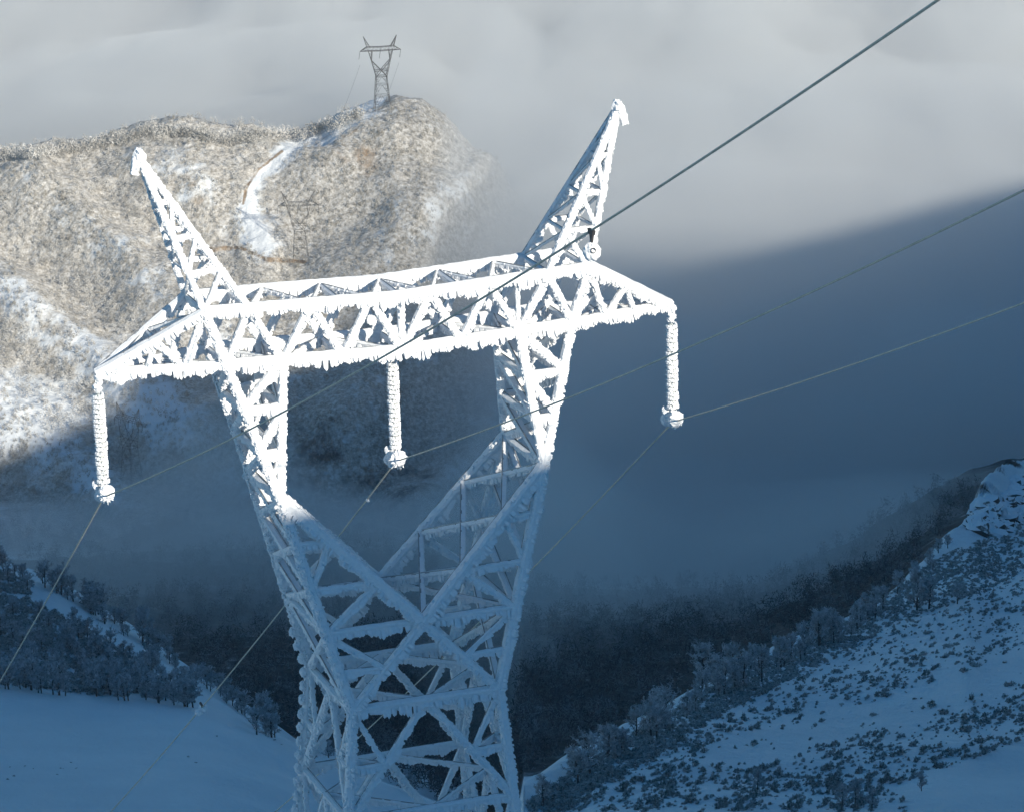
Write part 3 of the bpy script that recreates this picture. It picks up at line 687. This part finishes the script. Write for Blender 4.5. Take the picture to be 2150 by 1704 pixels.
FPS.append(far_pylon(tuple(p1-v3(0, 0, 1.2)), yaw_facing(800, .10), "dark steel pylon on the summit of the far hill", FSTEEL, .95, 1.05))
p2 = hill_pt(632, 552); FPS.append(far_pylon(tuple(p2-v3(0, 0, .5)), yaw_facing(620, -.06), "thin steel pylon half veiled in mist beside the snowy firebreak", FSTEEL, .6, 1.0))
p3 = hill_pt(277, 1010); FPS.append(far_pylon(tuple(p3-v3(0, 0, .5)), yaw_facing(280, -.9), "barely visible dark pylon in the shaded lower part of the hill", FSTEEL, .45, 1.0))
print("far2", p2, p3)
# far wires hanging down from the summit pylon
for X in (-9, 9):
    Mx = Matrix.Translation(FPS[0].location) @ Matrix.Rotation(FPS[0].rotation_euler[2], 4, 'Z')
    a = np.array(Mx @ Vector((X-.6*1, 0, 21.8))); Mx2 = Matrix.Translation(FPS[1].location) @ Matrix.Rotation(FPS[1].rotation_euler[2], 4, 'Z')
    c = np.array(Mx2 @ Vector((X-.6, 0, 20.9))); b = MB()
    tube(b, [lerp(a, c, t)-v3(0, 0, 9*4*t*(1-t)) for t in np.linspace(0, 1, 24)], .045, 4)
    link("far_conductor", b.mesh("far_conductor", [FSTEEL]), label=("left" if X < 0 else "right")+" faint wire sagging from the summit pylon to the misty pylon", category="power cable", group="far wires")

# ------------------------------------------------------------------ vegetation
def rand_dir(r, up=0.):
    while True:
        d = np.array([r.uniform(-1, 1), r.uniform(-1, 1), r.uniform(-1, 1)]); n = np.linalg.norm(d)
        if .1 < n < 1: d = d/n; d[2] += up; return d/np.linalg.norm(d)
def spike(mb, p, d, L_, w_, m, r):
    s1 = np.cross(d, rand_dir(r)); s1 /= np.linalg.norm(s1)+1e-9; s2 = np.cross(d, s1)
    mb.add([p+s1*w_, p-s1*w_*.5+s2*w_*.8, p-s1*w_*.5-s2*w_*.8, p+d*L_], [(0, 1, 3), (1, 2, 3), (2, 0, 3)], m)
def make_tree(seed, h=5.0, spread=.42, ntw=13):
    r = random.Random(seed); tr, cr = MB(), MB()
    lean = v3(r.uniform(-.1, .1), r.uniform(-.1, .1), 0); tp = [v3(0, 0, -.6), lean*h*.3+v3(0, 0, h*.3), lean*h*.7+v3(0, 0, h*.62), lean*h+v3(0, 0, h*.85)]
    tube(tr, tp, [.16, .11, .07, .03], 6)
    for i in range(26):
        t = .12+.86*r.random()**.8; k = min(2.999, t*3); p = lerp(tp[int(k)], tp[int(k)+1], k-int(k))
        az = r.uniform(0, 2*math.pi); el = r.uniform(.3, 1.1)
        d = v3(math.cos(az)*math.cos(el), math.sin(az)*math.cos(el), math.sin(el)); Lb = h*spread*r.uniform(.6, 1.1)*(1.15-t*.7)
        q_ = p+d*Lb*.5+v3(0, 0, Lb*.05); e_ = p+d*Lb+v3(0, 0, Lb*.12)
        tube(tr, [p, q_, e_], [.05, .03, .012], 4, cap=False)
        for j in range(ntw):
            t2 = .25+.75*r.random(); b0 = lerp(p, e_, t2); d2 = rand_dir(r, .5)+d*.5; d2 /= np.linalg.norm(d2); L2 = r.uniform(.35, .8)*h/5
            spike(cr, b0, d2, L2, .07, r.choice((0, 0, 1)), r)
            for _ in range(3):
                spike(cr, b0+d2*L2*r.random(), rand_dir(r, .4), r.uniform(.2, .45)*h/5, .06, r.choice((0, 0, 0, 1)), r)
    return tr.mesh("trunk", [BARK]), cr.mesh("crown", [FROST_TWIG, GREY_TWIG])
TREES = [make_tree(s_, h_, sp_) for s_, h_, sp_ in ((1, 5, .42), (2, 5, .5), (3, 5, .36), (4, 5, .46), (5, 5, .55))]
def make_shrub(seed, n=110, frost=.3, flat=.55):
    r = random.Random(seed); mb = MB()
    cs = [v3(r.uniform(-.5, .5), r.uniform(-.35, .35), r.uniform(.1, .35)) for _ in range(5)]
    for _ in range(n):
        c = r.choice(cs); d = rand_dir(r, .45); p = c+rand_dir(r)*.28*r.random(); p[2] = max(p[2]*1., -.1)
        spike(mb, p, d*v3(1, 1, .8), r.uniform(.2, .42), .065, 1 if (d[2] > .35 and r.random() < frost*1.7) else 0, r)
    return mb.mesh("shrub", [SHRUB, SHRUB_FROST])
SHRUBS = [make_shrub(s_, 110, fr_) for s_, fr_ in ((11, .45), (12, .5), (13, .55), (14, .45), (15, .7), (16, .5))]
def put_tree(p, sc, lab, grp, rz, k):
    e = bpy.data.objects.new("frosted_tree", None); scene.collection.objects.link(e); e.location = tuple(p); e.rotation_euler = (0, 0, rz); e.scale = (sc, sc, sc*random.uniform(.85, 1.15))
    e["label"] = lab; e["category"] = "tree"; e["group"] = grp
    link("trunk", TREES[k][0], e); link("crown", TREES[k][1], e)
def curve_y(pts, x): return float(np.interp(x, [a for a, _ in pts], [b for _, b in pts]))
crestR = [(1100, 1690), (1180, 1628), (1250, 1588), (1350, 1530), (1440, 1476), (1510, 1432), (1600, 1386), (1700, 1338), (1800, 1290), (1880, 1235), (1960, 1172)]
crest2 = [(-20, 1190), (0, 1195), (120, 1232), (210, 1290), (300, 1345), (400, 1420), (480, 1470), (560, 1530), (620, 1572)]
crest1 = [(0, 1438), (120, 1452), (210, 1462), (300, 1465), (400, 1478), (480, 1508), (560, 1545), (620, 1575)]
nt1 = 0
# wood on the second slope at the lower left
for i in range(176):
    x = random.uniform(-20, 440) if i < 152 else random.uniform(380, 620)
    a, c = curve_y(crest2, x), curve_y(crest1, x); y = a+14+(c-a)*random.random()**.8
    if i >= 150: y = a+4+random.uniform(0, 40)
    if 60 < x < 300 and a+12 < y < a+62 and random.random() < .93: continue
    if 330 < x < 620 and a+6 < y < a+62 and random.random() < .93: continue
    p = ground_px(x, min(y, c+6))
    if p is None: continue
    put_tree(p, random.uniform(.6, 1.0), "bare frosted tree in the dense wood on the lower left slope", "trees of the wood above the smooth snow at the lower left", random.uniform(0, 6.28), random.randrange(5)); nt1 += 1
for i in range(64):                                           # fringe along the crest, in loose groups
    x = random.choice((5, 40, 95, 130, 205, 225, 250, 300, 315, 350, 385, 425, 440, 480, 520, 560))+random.gauss(0, 15); y = curve_y(crest2, x)+random.uniform(-8, 9)
    p = ground_px(x, y+5)
    if p is None: continue
    put_tree(p, random.choice((.5, .65, .8, .95, 1.1))*random.uniform(.85, 1.15), "frosted tree standing on the crest line behind the lower left wood", "trees along the lower left crest", random.uniform(0, 6.28), random.randrange(5)); nt1 += 1
nt2 = 0
spots = [(1485, 1440, 1.15), (1500, 1446, .9), (1378, 1520, .9), (1395, 1515, .8), (1275, 1590, .8), (1300, 1580, .7), (1240, 1622, .9), (1215, 1640, .8), (1560, 1440, .9), (1600, 1425, .8), (1640, 1395, .8), (1660, 1385, .75), (1690, 1372, .9), (1720, 1352, 1.), (1745, 1335, .9), (1760, 1345, .7), (1800, 1318, .8), (1925, 1275, 1.2), (1950, 1272, 1.), (2010, 1262, .7), (1840, 1272, .6), (1970, 1155, .6), (1990, 1145, .5)]
for i in range(48):
    x = random.uniform(1130, 1960); spots.append((x, curve_y(crestR, x)+random.uniform(2, 34), random.uniform(.4, .85)))
for x, y, sc in spots:
    p = ground_px(x, y+5)
    if p is None: continue
    put_tree(p, sc, "frosted bush-like tree along the edge of the right-hand snow slope", "trees along the edge of the right slope", random.uniform(0, 6.28), random.randrange(5)); nt2 += 1
for x, y, sc in ((1795, 1690, .5), (1770, 1700, .42), (1830, 1700, .42), (1590, 1660, .4), (1935, 1660, .35)):
    p = ground_px(x, y)
    if p is not None: put_tree(p, sc, "small frosted tree among the shrubs low on the right slope", "small trees among the right slope shrubs", random.uniform(0, 6.28), random.randrange(5))
for x, y, sc in ((880, 1640, .8), (905, 1655, .7), (860, 1665, .7), (930, 1625, .7), (945, 1640, .8), (960, 1660, .6), (660, 1600, .6), (690, 1590, .6), (1000, 1685, .8)):
    p = ground_px(x, y)
    if p is not None: put_tree(p, sc, "frosted tree seen through the lower legs of the near pylon", "trees behind the pylon legs", random.uniform(0, 6.28), random.randrange(5))
# shrubs on the right slope: dense by the crest, a bare tongue, dense again below
cand = []
tries = 0
while len(cand) < 3600 and tries < 90000:
    tries += 1
    x = random.uniform(1110, 2150); y = random.uniform(1120, 1704); yc = curve_y(crestR, x) if x < 1960 else 1172-(x-1960)*.42
    if y < yc+6: continue
    d = y-yc
    bare_c = 1640-(x-1350)*.30; band = abs(y-bare_c)
    dens = .85 if d < 70 else .55
    if x > 1480: dens = min(dens, .03+.97*float(sstep(18, 75, band+30*(vn(x/60, y/40, 5)-.5))))
    if x > 1900 and y > 1640-(x-1900)*.33: dens = 0.0
    dens *= .35+1.1*float(vn(x/70+y/90, y/45, 3)); dens *= .5+float(vn(x/22, y/14, 8))
    if random.random() < dens: cand.append((x, y))
rightstuff = MB(); ns = 0
from collections import OrderedDict
cand.sort(key=lambda t: -t[1])
pts = []
for x, y in cand:
    p = ground_px(x, y)
    if p is not None and np.linalg.norm(p-CAM) < 900: pts.append((x, y, p, random.choice((.2, .25, .3, .35, .42, .5, .62, .8))*random.uniform(.75, 1.15)))
pts.sort(key=lambda t: -t[3]/np.linalg.norm(t[2]-CAM))
sv_cache = []
for k in range(6):
    me = SHRUBS[k]; n = len(me.vertices); co = np.empty(n*3); me.vertices.foreach_get("co", co); sv_cache.append((co.reshape(-1, 3), np.array([tuple(q.vertices) for q in me.polygons]), np.array([q.material_index for q in me.polygons])))
def scatter(name, items, protos, mats, **kw):
    """items: (point, scale vec, rot, proto) -> one mesh"""
    Vs, Fs, Ms = [], [], []; n = 0
    for p, sc, rz, k in items:
        co, fa, mi = protos[k]; c, s_ = math.cos(rz), math.sin(rz); q_ = co*sc
        Vs.append(np.stack([q_[:, 0]*c-q_[:, 1]*s_, q_[:, 0]*s_+q_[:, 1]*c, q_[:, 2]], -1)+p); Fs.append(fa+n); Ms.append(mi); n += len(co)
    return link(name, mesh_of(name, np.concatenate(Vs), np.concatenate(Fs), mats, np.concatenate(Ms)), **kw)
items = []
for i, (x, y, p, sc) in enumerate(pts):
    k = random.randrange(6); rz = random.uniform(-.35, .35)+.68; s3 = (sc*random.uniform(1.1, 1.9), sc*random.uniform(.7, 1.0), sc*random.uniform(1.1, 1.7))
    if i < 290:
        o = link("shrub", SHRUBS[k]); o.location = tuple(p-v3(0, 0, .05)); o.rotation_euler = (0, 0, rz); o.scale = s3
        o["label"] = "dark evergreen shrub poking out of the snow on the right slope"; o["category"] = "shrub"; o["group"] = "shrubs on the right snow slope"
    else: items.append((p-v3(0, 0, .05), np.array(s3), rz, k))
# ground cover of low scrub on the right edge, crest and the lower left
def sample(n, xr, yr_, test):
    out = []; t = 0
    while len(out) < n and t < n*30:
        t += 1; x = random.uniform(*xr); y = random.uniform(*yr_)
        if test(x, y):
            p = ground_px(x, y)
            if p is not None: out.append((x, y, p))
    return out
for x, y, p in sample(1900, (1110, 2150), (1100, 1704), lambda x, y: 2 < y-(curve_y(crestR, x) if x < 1960 else 1172-(x-1960)*.42) < (70 if x < 1900 else 110) and random.random() < .3+.9*vn(x/40+y/40, y/25, 6)):
    if np.linalg.norm(p-CAM) < 900: items.append((p, np.array([random.uniform(.35, .8)]*3)*v3(1.4, 1, 1), random.uniform(0, 6), random.randrange(6)))
scatter("low_scrub", items, [(a_, b_, np.where(np.arange(len(c_)) % 3, 1, c_)) for a_, b_, c_ in sv_cache], [SHRUB, SHRUB_FROST], kind="stuff", label="low dark scrub spread over the right snow slope", category="scrub")
items = []
for x, y, p in sample(1500, (-20, 620), (1180, 1600), lambda x, y: curve_y(crest2, x)+(50 if (60 < x < 300 or x > 330) else 4) < y < curve_y(crest1, x)-2):
    items.append((p, np.array([random.uniform(.6, 1.5)]*3), random.uniform(0, 6), random.randrange(6)))
for x, y in ((120, 1625), (130, 1612), (150, 1600), (160, 1612), (20, 1610), (52, 1608), (70, 1613), (15, 1635), (30, 1628), (455, 1545), (395, 1588), (410, 1600), (560, 1545), (575, 1553), (590, 1562), (545, 1537), (640, 1590), (1655, 1672)):
    p = ground_px(x, y)
    if p is not None: items.append((p, v3(.5, .4, .2)*random.uniform(.6, 1.2), random.uniform(0, 6), random.randrange(6)))
scatter("undergrowth", items, [(a_, b_, np.where(np.arange(len(c_)) % 2, 1, c_)) for a_, b_, c_ in sv_cache], [SHRUB, SHRUB_FROST], kind="stuff", label="undergrowth between the trees of the lower left wood", category="undergrowth")
# woods: small bare crowns, thousands of them, one mass each
def mini(seed, n, h=4.5, w_=.09, mats=2, stem=True, rr=(.25, 1.2)):
    r = random.Random(seed); mb = MB()
    if stem: spike(mb, v3(0, 0, -.5), v3(0, 0, 1.), h*.8, .12, 0, r)
    for _ in range(n):
        z = h*(.2+.75*r.random()); d = rand_dir(r, .5); p = v3(0, 0, z)+rand_dir(r)*v3(1, 1, .6)*r.uniform(*rr)
        spike(mb, p, d, r.uniform(.5, 1.2)*h/4.5, w_, r.randrange(mats), r)
    co = np.concatenate(mb.V); return co, np.array(mb.F), np.array(mb.m)
wood = [mini(k, 60, 5.5, .11, 2, False, (.3, 2.3)) for k in (31, 32, 33)]
items = []
for x, y, p in sample(6500, (-30, 2090), (1020, 1690), lambda x, y: True):
    D = np.linalg.norm(p-CAM)
    if (800 if x < 640 else 580+.16*max(0, x-1100)) < D < 1500: items.append((p, np.array([random.uniform(.6, 1.25)]*3), random.uniform(0, 6), random.randrange(3)))
print("wood", len(items))
scatter("valley_wood", items, wood, [DWOOD, DWOOD2], kind="stuff", label="dark bare wood filling the valley floor under the fog", category="wood")
frostb = [mini(k, 34, 3.4, .12, 2, False, (.3, 1.5)) for k in (41, 42, 43)]
scr = [mini(k, 22, 1.6, .13, 2, False, (.2, .9)) for k in (51, 52, 53)]
def is_strip(x, y):
    P_ = [(800, 222), (720, 262), (640, 290), (600, 320), (560, 360), (528, 410), (520, 470), (545, 520)]
    for (x0, y0), (x1, y1) in zip(P_, P_[1:]):
        dx, dy = x1-x0, y1-y0; t = min(1, max(0, ((x-x0)*dx+(y-y0)*dy)/(dx*dx+dy*dy)))
        if math.hypot(x-x0-t*dx, y-y0-t*dy) < 13: return True
    return math.hypot((x-565)/45, (y-490)/45) < 1
items, items2 = [], []
for x, y, p in sample(9000, (-40, 1120), (220, 1120), lambda x, y: not is_strip(x, y)):
    D = np.linalg.norm(p-CAM)
    if D < 1400: continue
    grey = .5-.32*float(spur(np.float64(x), np.float64(y)))+.35*(vn(x/50, y/50, 31)-.5)
    if x < 620 and grey > .5 or (480 < x < 760 and y < 300): items.append((p, np.array([random.uniform(.6, 1.2)]*3), random.uniform(0, 6), random.randrange(3)))
    else: items2.append((p, np.array([random.uniform(.6, 1.5)]*3), random.uniform(0, 6), random.randrange(3)))
for x in np.arange(-40, 760, 2.0):                            # trees fringing the ridge
    yr = float(np.interp(x, cx, [cols[c][-4][0]*0+0 for c in cx])) if False else float(np.interp(x, [-40, 0, 120, 210, 300, 400, 480, 560, 620, 700, 760], [327, 325, 318, 300, 278, 276, 296, 283, 286, 262, 238]))
    p = ground_px(x+random.uniform(-2, 2), yr+random.uniform(6, 16))
    if p is not None and np.linalg.norm(p-CAM) > 1500: items.append((p, np.array([random.uniform(1.0, 2.0)]*3), random.uniform(0, 6), random.randrange(3)))
print("far", len(items), len(items2))
scatter("frosted_wood", items, frostb, [GORSE, SCRUB], kind="stuff", label="frost-grey bare wood covering the gullies and ridge of the far hill", category="wood")
scatter("hillside_scrub", items2, scr, [SCRUB, SCRUB2], kind="stuff", label="brown and frosted scrub covering the sunlit far hillside", category="scrub")

# snow-capped rocks of the outcrop at the right edge
def m_rock(t, b):
    g = t.nodes.new("ShaderNodeNewGeometry"); sx = t.nodes.new("ShaderNodeSeparateXYZ"); t.links.new(g.outputs['Normal'], sx.inputs[0])
    n = nodes_noise(t, .9, 5, .7); a = t.nodes.new("ShaderNodeMath"); a.operation = 'MULTIPLY_ADD'; t.links.new(n, a.inputs[0]); a.inputs[1].default_value = .9; t.links.new(sx.outputs[2], a.inputs[2])
    t.links.new(ramp(t, a.outputs[0], [(.55, (.05, .052, .055)), (.72, (.20, .20, .20)), (.80, (.78, .80, .83))]), b.inputs['Base Color']); spec(b, .85, .15)
ROCK = mat("snow_capped_rock", m_rock)
b = MB(); k = 0
for x, y in [(random.uniform(2035, 2165), random.uniform(1000, 1120)) for _ in range(60)]:
    if y < 1062-(x-2050)*.55 or y > 1150-(x-2030)*.45: continue
    p = ground_px(x, y)
    if p is None or np.linalg.norm(p-CAM) > 760: continue
    r_ = random.uniform(.9, 2.4); lump(b, p, r_*random.uniform(.9, 1.5), r_*random.uniform(.8, 1.3), r_*random.uniform(.6, 1.0), 700+k, nu=11, nv=8, rough=.22); k += 1
link("rock_outcrop", b.mesh("rock_outcrop", [ROCK]), label="craggy snow-capped rock outcrop at the right edge above the slope", category="rock")
